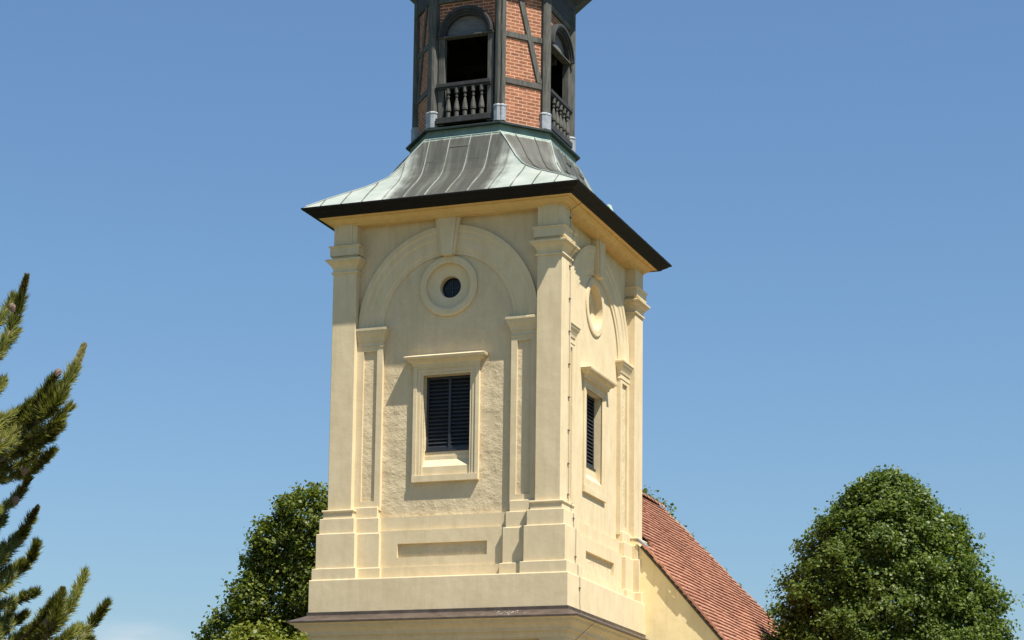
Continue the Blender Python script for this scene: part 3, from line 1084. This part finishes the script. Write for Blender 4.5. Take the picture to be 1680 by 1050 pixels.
lc = mb.build("lightning_conductor", M['cable'], tower)
for z in (8.3, 7.25, 6.55, 5.85, 5.15, 4.45, 3.75, 3.05, 2.4, 1.9, 1.1, .45):
    mb = MB()
    o = off_at(z)
    lbox(mb, tR, yy - .03, yy + .03, o - .02, o + .022, z - .014, z + .014)
    mb.build("clip", M['cable'], lc)

v = BO[1]
rad_ = (v - ctr).normalized()
mb = MB()
mb.tube([v + rad_ * (.085 + .008 * math.sin(z * 4)) + Vector((.02, 0, z)) for z in np.linspace(BZ0 + .02, 13.8, 24)], .006, 6)
mb.build("conductor_cable", M['gutter'], tower)

# bird droppings on the flashing of the front
mb = MB()
for k in range(44):
    x = 1.62 + rng.normal(0, .24)
    f_ = rng.uniform(.1, .95)
    h = 2.905 + .27 * f_
    z = -.075 - .12 * f_ + .004
    r_ = rng.uniform(.003, .008) + .016 * rng.random() ** 4
    mb.poly([Vector((x + r_ * math.cos(a) * rng.uniform(.6, 1.3), YC - .34 - h + r_ * .9 * math.sin(a), z + .45 * r_ * .9 * math.sin(a))) for a in np.linspace(0, 2 * math.pi, 8, endpoint=False)])
bd = mb.build("bird_droppings", M['white'], tower, recalc=False)
bd['kind'] = 'stuff'

# ------------------------------------------------------------------ nave behind the tower
nave = thing("church_nave", "church nave with yellow gable wall and steep red plain tiled roof behind the tower", "church", (0.95, 7.5, GROUND))
YG = 2.58
RX, RZN = 0.95, 4.26
SL = 1.17
EZ = -3.2
EXR = RX + (RZN - EZ) / SL
mb = MB()
xl = 2 * RX - EXR
for (yy_, zz) in ((YG, 0),):
    top_z = RZN - .22
    a = [(xl + .35, GROUND), (EXR - .35, GROUND), (EXR - .35, EZ + .35), (RX, top_z), (xl + .35, EZ + .35)]
    n0 = [Vector((x, YG, z)) for x, z in a]
    n1 = [Vector((x, YG + .5, z)) for x, z in a]
    mb.loft([n0, n1])
mb.build("gable_wall", M['yellow'], nave)
for sx in (-1, 1):
    mb = MB()
    x = RX + sx * (EXR - RX - .36)
    mb.hexa([Vector((x - .2, YG + .5, GROUND)), Vector((x + .2, YG + .5, GROUND)), Vector((x + .2, 15.5, GROUND)), Vector((x - .2, 15.5, GROUND)), Vector((x - .2, YG + .5, EZ + .3)), Vector((x + .2, YG + .5, EZ + .3)), Vector((x + .2, 15.5, EZ + .3)), Vector((x - .2, 15.5, EZ + .3))])
    mb.build("side_wall", M['yellow'], nave)


def far_y(f):           # far verge: f = 0 at the ridge, 1 at the eave
    return 10.45 + 6.8 * f


slope_len = math.hypot(EXR - RX, RZN - EZ)
for sx in (1, -1):
    mb = MB()
    dn = Vector((sx * (EXR - RX), 0, EZ - RZN)) / slope_len
    nr = Vector((sx * SL, 0, 1)).normalized()
    ap = Vector((RX, 0, RZN))
    ncs = int(slope_len / .15)
    for c_ in range(ncs):
        s0 = slope_len * c_ / ncs
        s1 = slope_len * (c_ + 1) / ncs + .05
        f_ = c_ / ncs
        ya = YG - .065 + rng.normal(0, .012)
        yb = far_y(f_)
        wt = .18
        nt_ = int((yb - ya) / wt)
        sag = .035 * math.sin(f_ * 9) * .4
        for k in range(nt_ + 1):
            y0 = ya + (k - (.5 if c_ % 2 else 0)) * wt + .004
            y1 = y0 + wt - .008
            y0 = max(y0, ya)
            y1 = min(y1, yb)
            if y1 - y0 < .03:
                continue
            if sx > 0 and y0 < 3.36 and RX + (EXR - RX) * f_ < 2.80:
                continue
            if sx < 0 and y0 < 3.36 and RX - (EXR - RX) * f_ > -2.80:
                continue
            wob = .010 * math.sin(y0 * 1.3 + f_ * 5) + sag
            lift = rng.normal(0, .0025)
            j = rng.normal(0, .006)
            th = .034
            P0 = ap + dn * s0 + nr * (wob + .0)
            P1 = ap + dn * (s1 + j) + nr * (wob + .046 + lift)
            q = [P0 + Vector((0, y0, 0)), P0 + Vector((0, y1, 0)), P1 + Vector((0, y1, 0)), P1 + Vector((0, y0, 0))]
            mb.hexa([v_ - nr * th for v_ in q] + q)
    ro_ = mb.build("tiled_roof", M['tile'], nave, recalc=False)
    mb = MB()    # boarding below the tiles
    fc = (2.84 - sx * RX) / (EXR - RX)
    for fa, fb, yf in ((.005, fc, 3.42), (fc, .99, YG - .03)):
        a0, a1 = ap + dn * slope_len * fa - nr * .05, ap + dn * slope_len * fb - nr * .05
        q = [a0 + Vector((0, yf, 0)), a0 + Vector((0, far_y(fa) - .06, 0)), a1 + Vector((0, far_y(fb) - .06, 0)), a1 + Vector((0, yf, 0))]
        mb.hexa(q + [v_ - nr * .05 for v_ in q])
    mb.build("roof_boarding", M['timber'], ro_)
    mb = MB()    # mortar along the far verge
    pts = []
    for f_ in np.linspace(0.01, 1, 60):
        pts.append(ap + dn * slope_len * f_ + nr * (.02 + rng.normal(0, .006)) + Vector((0, far_y(f_) + .0, 0)))
    mb.tube(pts, [.035 + rng.normal(0, .007) for _ in pts], 6)
    mb.build("verge_mortar", M['mortar'], ro_)
    mb = MB()    # timber barge strip at the near verge
    for f_ in np.linspace(0, .98, 70):
        if abs(RX + sx * (EXR - RX) * f_) < 2.82:
            continue
        q = ap + dn * slope_len * f_ + nr * (.005 + rng.normal(0, .006)) + Vector((0, YG - .075 + rng.normal(0, .01), 0))
        mb.bar(q, q + dn * .15, .045, .05, (0, 1, 0))
    mb.build("verge_edge", M['tile'], ro_)
mb = MB()
k = 0
y = 3.30
while y < far_y(0) - .05:
    rws = []
    for yy_, r_ in ((y, .115), (y + .36, .10)):
        rws.append([Vector((RX + r_ * 1.2 * math.cos(math.pi * j / 8), yy_, RZN - .03 + r_ * math.sin(math.pi * j / 8) + .01 * math.sin(y))) for j in range(9)])
    mb.grid(rws)
    y += .33
mb.build("ridge_tiles", M['tile'], nave)

mb = MB()
q = Vector((2.74, YG - .09, 2.13))
mb.loft([[q, q + Vector((.17, 0, -.16)), q + Vector((.17, .2, -.16)), q + Vector((0, .2, 0))], [q + Vector((0, 0, .05)), q + Vector((.19, 0, -.12)), q + Vector((.19, .2, -.12)), q + Vector((0, .2, .05))]])
mb.build("lead_flashing", M['lead'], nave, 0.006)

# ------------------------------------------------------------------ trees
def leaf_mesh(name, centres, normals, size, mat, parent, aspect=.75):
    """one small folded leaf (two triangles pairs) per centre"""
    n = len(centres)
    nr = normals / np.linalg.norm(normals, axis=1, keepdims=True)
    ref = rng.normal(size=(n, 3))
    a = np.cross(nr, ref)
    a /= np.linalg.norm(a, axis=1, keepdims=True)
    b = np.cross(nr, a)
    s = (size * rng.uniform(.55, 1.35, n))[:, None]
    off = np.array(origin_of(parent))
    c = centres - off
    droop = nr * s * .22
    V = np.stack([c - a * s * .5, c + b * s * aspect * .5 - droop * .3 + a * s * .05, c + a * s * .55 - droop, c - b * s * aspect * .5 - droop * .3 + a * s * .05], 1).reshape(-1, 3)
    me = bpy.data.meshes.new(name)
    me.vertices.add(4 * n)
    me.vertices.foreach_set("co", V.ravel())
    me.loops.add(4 * n)
    me.loops.foreach_set("vertex_index", np.arange(4 * n))
    me.polygons.add(n)
    me.polygons.foreach_set("loop_start", np.arange(0, 4 * n, 4))
    me.update()
    me.validate()
    me.materials.append(mat)
    o = bpy.data.objects.new(name, me)
    COL.objects.link(o)
    o.parent = parent
    return o


def crown(lobes, n_clumps, per, spread, shell=(.72, 1.02), updir=.55):
    """lobes: (centre, radii). leaf centres gathered in clumps near the lobes' surfaces"""
    w = np.array([(r[0] * r[1] * r[2]) ** (2 / 3) for _, r in lobes])
    w /= w.sum()
    C, Nn = [], []
    for (c, r), ww in zip(lobes, w):
        m_ = max(4, int(n_clumps * ww))
        d = rng.normal(size=(m_, 3))
        d /= np.linalg.norm(d, axis=1, keepdims=True)
        rad = rng.uniform(shell[0], shell[1], m_) + rng.normal(0, .05, m_) + .07 * np.sin(d[:, 0] * 7 + c[0]) * np.cos(d[:, 2] * 6 + c[2]) + .05 * np.sin(d[:, 1] * 11)
        base = np.array(c) + d * rad[:, None] * np.array(r)
        for k in range(m_):
            kk = max(3, int(per * rng.uniform(.5, 1.5)))
            sp = spread * rng.uniform(.6, 1.35)
            pts = base[k] + np.clip(rng.normal(size=(kk, 3)), -1.5, 1.5) * sp * np.array([1, 1, .75])
            C.append(pts)
            Nn.append(d[k] * .55 + np.array([0, 0, updir]) + rng.normal(size=(kk, 3)) * .55)
    return np.concatenate(C), np.concatenate(Nn)


def lobe(px, py, dist, rpx, dz=0.0, flat=1.0):
    c = at(px, py, dist + dz)
    r = rpx / F * (dist + dz)
    return (tuple(c), (r, r, r * flat))


def tree(name, label, cat, lobes, n_clumps, per, spread, size, mat, base, limbs=6, updir=.55, trunk_r=.2, shell=(.72, 1.02), group=None, leaves=None):
    base = Vector((base.x, base.y, GROUND))
    t = thing(name, label, cat, base, group)
    C, Nn = leaves or crown(lobes, n_clumps, per, spread, shell, updir)
    leaf_mesh("crown", C, Nn, size, mat, t)
    mb = MB()
    cs = [Vector(c) for c, _ in lobes]
    mean = sum(cs, Vector()) / len(cs)
    h = max(c.z for c in cs)
    fork = Vector((base.x, base.y, GROUND + (h - GROUND) * .35))
    mb.tube([base, base.lerp(fork, .5) + Vector((.04, 0, 0)), fork, fork.lerp(Vector((mean.x, mean.y, h)), .6), Vector((mean.x, mean.y, h))], [trunk_r * 1.25, trunk_r, trunk_r * .85, trunk_r * .45, trunk_r * .1], 10)
    trunk = mb.build("trunk", M['bark'], t)
    for k, (c, r) in enumerate(lobes[:limbs]):
        mb = MB()
        c = Vector(c)
        st_ = base.lerp(fork, .9) + Vector((0, 0, (h - GROUND) * .05 * (k % 3)))
        mid_ = st_.lerp(c, .55) + Vector((0, 0, .3))
        mb.tube([st_, mid_, c, c + Vector(((k % 3 - 1) * r[0] * .5, (k % 2 - .5) * r[0], r[2] * .7))], [trunk_r * .4, trunk_r * .25, trunk_r * .12, .012], 7)
        mb.build("limb", M['bark'], t)
    return t


# moss and seedlings along the nave's far verge
Cm = []
for f_ in (.035, .06, .075, .10, .145, .16, .21, .26, .31, .36):
    q = np.array([RX + (EXR - RX) * f_, far_y(f_), RZN + (EZ - RZN) * f_ + .04])
    Cm.append(q + np.clip(rng.normal(size=(int(rng.uniform(6, 26)), 3)), -1.5, 1.5) * np.array([.05, .08, .055]) * rng.uniform(.5, 1.2))
Cm = np.concatenate(Cm)
mo = leaf_mesh("moss", Cm, rng.normal(size=Cm.shape) + np.array([0, 0, .6]), .06, M['maple'], nave)
mo['kind'] = 'stuff'
# the rounded linden on the right
D1 = 57.0
def profile_crown(cx, prof, dist, n_clumps, per, spread):
    """egg-shaped crown: prof = (photo row, half width) pairs; clumps fill a noisy shell and the inside"""
    rows_ = np.array([q for q, _ in prof], float)
    wid = np.array([w for _, w in prof], float)
    yy_ = np.linspace(rows_[0], rows_[-1], 400)
    ww_ = np.interp(yy_, rows_, wid) + 6
    cdf = np.cumsum(ww_)
    cdf /= cdf[-1]
    k_ = dist / F
    ca = at(cx, rows_[0], dist)
    C, Nn = [], []
    ph = rng.uniform(0, 6.28, 12)
    for _ in range(n_clumps):
        y_ = np.interp(rng.random(), cdf, yy_)
        w_ = np.interp(y_, rows_, wid)
        a_ = rng.uniform(0, 2 * math.pi)
        lump = 1 + .075 * math.sin(a_ * 5 + y_ * .045 + ph[0]) + .065 * math.sin(a_ * 9 - y_ * .07 + ph[1]) + .06 * math.sin(y_ * .11 + a_ * 3 + ph[2])
        inner = rng.random()
        sh_ = rng.uniform(.86, 1.0) if inner < .68 else rng.uniform(.45, .86)
        if inner > .94:
            sh_ = rng.uniform(1.0, 1.10)
        r_ = w_ * lump * sh_ * k_
        out = np.array([math.cos(a_), math.sin(a_), .35 + .5 * (1 - min(1, (y_ - rows_[0]) / 250))])
        base = np.array([ca.x + r_ * math.cos(a_), ca.y + r_ * math.sin(a_), ca.z - (y_ - rows_[0]) * k_ * 1.012 + rng.normal(0, .05)])
        kk = max(4, int(per * rng.uniform(.5, 1.5)))
        pts = base + np.clip(rng.normal(size=(kk, 3)), -1.5, 1.5) * spread * rng.uniform(.6, 1.3) * np.array([1, 1, .75])
        C.append(pts)
        Nn.append(out * .55 + np.array([0, 0, .5]) + rng.normal(size=(kk, 3)) * .55)
    return np.concatenate(C), np.concatenate(Nn)


lb = [lobe(1432, 850, D1, 40), lobe(1488, 860, D1, 45), lobe(1350, 980, D1, 50), lobe(1560, 970, D1, 55), lobe(1400, 1000, D1, 60), lobe(1500, 1050, D1, 60)]
prof = [(776, 12), (788, 36), (806, 60), (834, 90), (860, 112), (900, 138), (950, 160), (1000, 177), (1050, 188), (1130, 194), (1230, 175), (1310, 110), (1345, 30)]
tree("linden_tree", "dense rounded green linden crown standing right of the red nave roof", "tree", lb, 0, 0, 0, .086, M['linden'], at(1455, 1200, D1), 6, .5, .24, leaves=profile_crown(1455, [(a_, w_ * .945) for a_, w_ in prof], D1, 9800, 24, .115))
# broadleaf tree behind the tower on the left
D2 = 66.0
lb = [lobe(525, 870, D2, 78), lobe(455, 895, D2, 48), lobe(490, 850, D2, 40), lobe(468, 985, D2 + .6, 82), lobe(412, 985, D2 - .4, 42), lobe(560, 960, D2, 110), lobe(380, 1050, D2, 52), lobe(440, 1085, D2 - .8, 80), lobe(520, 1090, D2, 100), lobe(420, 1190, D2, 120), lobe(600, 860, D2, 80), lobe(432, 930, D2 + .4, 34)]
tree("maple_tree", "broad dark green tree emerging from behind the left side of the tower", "tree", lb, 3600, 26, .14, .110, M['maple'], at(540, 1200, D2), 8, .5, .26, (.74, 1.0))
# lighter tree top in front of it
D3 = 46.5
lb = [lobe(420, 1064, D3, 38), lobe(398, 1068, D3, 32), lobe(445, 1100, D3, 48), lobe(482, 1078, D3 + .3, 30), lobe(420, 1190, D3, 80)]
tree("young_tree", "bright yellow green tree top in front of the dark tree left of the tower", "tree", lb, 900, 22, .12, .10, M['young'], at(430, 1250, D3), 4, .6, .12)
# treetop peeping over the nave ridge
D4 = 84.0
lb = [lobe(1042, 832, D4, 38), lobe(1062, 826, D4, 24), lobe(1000, 850, D4, 70), lobe(1040, 900, D4, 70), lobe(1078, 836, D4, 20)]
tree("treetop", "sparse treetop peeping over the nave ridge right beside the tower", "tree", lb, 330, 12, .16, .13, M['maple'], at(1000, 1150, D4), 4, .5, .2)

# ------------------------------------------------------------------ pine in the left foreground
DP = 14.0
pine_base = at(-330, 1200, DP)
pine = thing("pine_tree", "dark green pine with upright brown tipped shoots reaching in at the left edge", "pine tree", (pine_base.x, pine_base.y, GROUND))
mb = MB()
tp = Vector((pine_base.x, pine_base.y, GROUND))
toppt = at(-300, 120, DP)
mb.tube([tp, tp.lerp(toppt, .3) + Vector((.05, .03, 0)), tp.lerp(toppt, .6), toppt], [.13, .11, .07, .015], 10)
mb.build("trunk", M['bark'], pine)
shoots = [  # pixel path of a shoot, depth offset, needle length in m, has a brown candle at its tip
    ([(-60, 640), (-10, 590), (15, 545), (30, 505), (44, 452)], -.1, .055, 1),
    ([(-60, 620), (-15, 590), (8, 565), (26, 545)], .1, .055, 0),
    ([(-40, 560), (-5, 530), (14, 505), (22, 490)], .15, .05, 0),
    ([(-70, 800), (-20, 740), (30, 705), (80, 660), (115, 618), (138, 567)], 0, .060, 1),
    ([(-60, 760), (-10, 738), (40, 722), (80, 702), (112, 672)], -.15, .055, 0),
    ([(-60, 745), (-20, 720), (10, 705), (40, 688)], .2, .055, 0),
    ([(40, 700), (70, 650), (88, 622)], .1, .05, 0),
    ([(-70, 820), (-10, 790), (40, 778), (66, 760), (86, 742)], .15, .050, 0),
    ([(-60, 790), (-10, 775), (30, 765), (60, 745)], .3, .05, 0),
    ([(-60, 850), (-20, 842), (5, 835), (28, 815), (45, 790)], .05, .048, 0),
    ([(-60, 960), (-15, 930), (25, 895), (45, 862), (62, 832)], .0, .050, 1),
    ([(-60, 930), (-20, 912), (10, 898), (30, 880)], .15, .050, 0),
    ([(-60, 1010), (-10, 975), (30, 940), (52, 915), (60, 895)], -.1, .050, 0),
    ([(-60, 1020), (-10, 1000), (30, 985), (62, 972)], .1, .05, 0),
    ([(-60, 1000), (-20, 960), (10, 940), (35, 925)], .2, .05, 0),
    ([(-40, 1100), (20, 1060), (60, 1025), (80, 1000), (92, 985)], 0, .050, 0),
    ([(60, 1075), (84, 1030), (96, 1000), (103, 966)], -.05, .05, 2),
    ([(50, 1080), (85, 1035), (112, 1000), (128, 968), (139, 942)], .1, .050, 0),
    ([(70, 1110), (115, 1065), (142, 1035), (160, 1012), (175, 992)], 0, .050, 0),
    ([(-30, 1090), (10, 1060), (40, 1040), (70, 1030)], .15, .050, 0),
    ([(30, 1110), (70, 1070), (110, 1045), (130, 1030)], -.15, .050, 0),
    ([(-60, 1080), (-10, 1050), (20, 1025), (40, 1010)], .1, .050, 0),
    ([(-60, 690), (-30, 660), (-5, 640), (5, 625)], .1, .050, 0),
    ([(-60, 960), (-25, 945), (0, 925), (12, 905)], .25, .050, 0), ([(-60, 1060), (-20, 1040), (5, 1020), (20, 1000)], .2, .050, 0), ([(-60, 1110), (-10, 1085), (25, 1070), (50, 1050)], .1, .050, 0),
    ([(-60, 900), (-25, 880), (-5, 865), (5, 850)], .2, .05, 0), ([(-60, 720), (-20, 710), (15, 690), (50, 668)], .1, .055, 0), ([(-60, 780), (-15, 760), (15, 750), (45, 728)], .25, .055, 0),
    ([(-30, 740), (40, 705), (85, 672), (104, 645)], -.12, .055, 0), ([(-40, 700), (0, 690), (40, 672), (75, 640)], .1, .050, 0), ([(-20, 760), (30, 745), (70, 725), (98, 700)], .05, .055, 0),
    ([(40, 1120), (80, 1085), (120, 1068), (150, 1050)], .1, .050, 0), ([(20, 1100), (50, 1060), (70, 1040), (78, 1022)], .15, .050, 0),
    # outside the frame, so that the tree goes on beyond the edge
    ([(-200, 500), (-150, 440), (-120, 380), (-105, 330)], 0, .055, 1), ([(-220, 620), (-160, 560), (-110, 520), (-80, 470)], .2, .055, 1), ([(-260, 360), (-230, 300), (-215, 250), (-205, 190)], 0, .055, 1),
    ([(-200, 760), (-140, 720), (-90, 690), (-60, 640)], -.3, .055, 0), ([(-250, 900), (-180, 860), (-110, 830), (-70, 790)], .3, .055, 0), ([(-240, 1060), (-160, 1030), (-100, 990), (-60, 960)], -.3, .055, 0),
]
wood = MB()
NV, CV = [], []


def smooth_path(pts, n):
    pts = [np.array(p) for p in pts]
    out = []
    seg = len(pts) - 1
    for x in np.linspace(0, seg, n):
        i = min(int(x), seg - 1)
        f_ = x - i
        p0, p1, p2, p3 = pts[max(i - 1, 0)], pts[i], pts[i + 1], pts[min(i + 2, seg)]
        out.append(.5 * ((2 * p1) + (-p0 + p2) * f_ + (2 * p0 - 5 * p1 + 4 * p2 - p3) * f_ ** 2 + (-p0 + 3 * p1 - 3 * p2 + p3) * f_ ** 3))
    return np.array(out)


def add_needle(store, p, d, ln, wd):
    d = d / np.linalg.norm(d)
    s = np.cross(d, rng.normal(size=3))
    s /= np.linalg.norm(s)
    bend = np.array([0, 0, 1.0]) * ln * .10
    m_ = p + d * ln * .55
    e = p + d * ln + bend
    store.append((p - s * wd * .5, p + s * wd * .5, m_ + s * wd * .5, e, m_ - s * wd * .5))


for pts, dz, nl, candle in shoots:
    P = smooth_path([tuple(at(px, py, DP + dz + .25 * math.sin(px * .05))) for px, py in pts], 60)
    wood.tube([tuple(q) for q in P[::6]] + [tuple(P[-1])], [.011 * (1 - k / 12) + .003 for k in range(len(P[::6]) + 1)], 6)
    Ltot = np.linalg.norm(np.diff(P, axis=0), axis=1).sum()
    nn = int(Ltot * 1150)
    for _ in range(nn):
        x = rng.uniform(.12, .995) ** .85 * 59
        i = min(int(x), 58)
        q = P[i] + (P[i + 1] - P[i]) * (x - i)
        tg = P[i + 1] - P[i]
        tg = tg / np.linalg.norm(tg)
        rd = np.cross(tg, rng.normal(size=3))
        rd /= np.linalg.norm(rd)
        f_ = x / 59
        if candle and f_ > .84:
            if rng.random() < .15:
                add_needle(NV, q, tg + rd * .35, nl * .5, .0018)
            tap = 1.0 - (f_ - .84) / .16
            for _k in range(3):
                rd = np.cross(tg, rng.normal(size=3))
                rd /= np.linalg.norm(rd)
                add_needle(CV if rng.random() < .75 else NV, q + rd * .004, tg * .8 + rd * rng.uniform(.35, .75), nl * rng.uniform(.30, .42 + .55 * tap), .0048)
        else:
            op = rng.uniform(.5, 1.5) * (1.0 if f_ < .75 else 1.0 - (f_ - .75) * 2.2)
            if math.sin(x * .55 + dz * 40) < -.72 and rng.random() < .7:
                continue
            ln_ = nl * rng.uniform(.85, 1.75) * (1.0 - .26 * max(0, f_ - .3))
            for _k in range(2):
                add_needle(NV, q, tg + rd * op + np.array([0, 0, .18]) + rng.normal(0, .13, 3), ln_, .0040)
    if candle:
        i = 50
        wood.tube([tuple(P[i]), tuple(P[-1])], [.008, .005], 6)
        if candle == 2:
            for _ in range(260):
                x = rng.uniform(.4, 1) * 59
                i = min(int(x), 58)
                tg = P[i + 1] - P[i]
                tg /= np.linalg.norm(tg)
                rd = np.cross(tg, rng.normal(size=3))
                rd /= np.linalg.norm(rd)
                add_needle(CV, P[i], tg + rd * .7, .026, .0045)
# boughs from the trunk to the shoots
for a, b in (((-325, 760), (-60, 640)), ((-322, 900), (-70, 800)), ((-325, 980), (-60, 850)), ((-326, 1080), (-60, 960)), ((-328, 1200), (-40, 1100)), ((-328, 1230), (60, 1110)), ((-318, 640), (-200, 500)), ((-312, 480), (-260, 360))):
    wood.tube([at(a[0], a[1], DP), at((a[0] + b[0]) / 2, (a[1] + b[1]) / 2 + 25, DP), at(b[0], b[1], DP)], [.035, .022, .011], 7)
wood.build("branch", M['bark'], pine)


def needles(name, store, mat):
    A = np.array(store)
    n = len(A)
    off = np.array(origin_of(pine))
    V = (A - off).reshape(-1, 3)
    me = bpy.data.meshes.new(name)
    me.vertices.add(5 * n)
    me.vertices.foreach_set("co", V.ravel())
    me.loops.add(5 * n)
    me.loops.foreach_set("vertex_index", np.arange(5 * n))
    me.polygons.add(n)
    me.polygons.foreach_set("loop_start", np.arange(0, 5 * n, 5))
    me.update()
    me.validate()
    me.materials.append(mat)
    o = bpy.data.objects.new(name, me)
    COL.objects.link(o)
    o.parent = pine


needles("needles", NV, M['needle'])
needles("candles", CV, M['candle'])
for px, py, dz in ((95, 612, -.05), (40, 773, .05), (26, 822, 0), (77, 1022, -.08), (20, 505, -.05)):
    c = at(px, py, DP + dz - .12)
    mb = MB()
    ax_ = Vector((rng.normal(0, .4), rng.normal(0, .4), -1)).normalized()
    a_ = ax_.orthogonal().normalized()
    b_ = ax_.cross(a_)
    rws = []
    for f_, r_ in ((-1, .004), (-.85, .012), (-.5, .019), (0, .020), (.5, .014), (.9, .006), (1, .002)):
        rws.append([c + ax_ * .030 * f_ + (a_ * math.cos(2 * math.pi * k / 12) + b_ * math.sin(2 * math.pi * k / 12)) * r_ * (1 + .18 * ((k + int(f_ * 2)) % 2)) for k in range(12)])
    mb.loft(rws)
    mb.build("cone", M['cone'], pine)
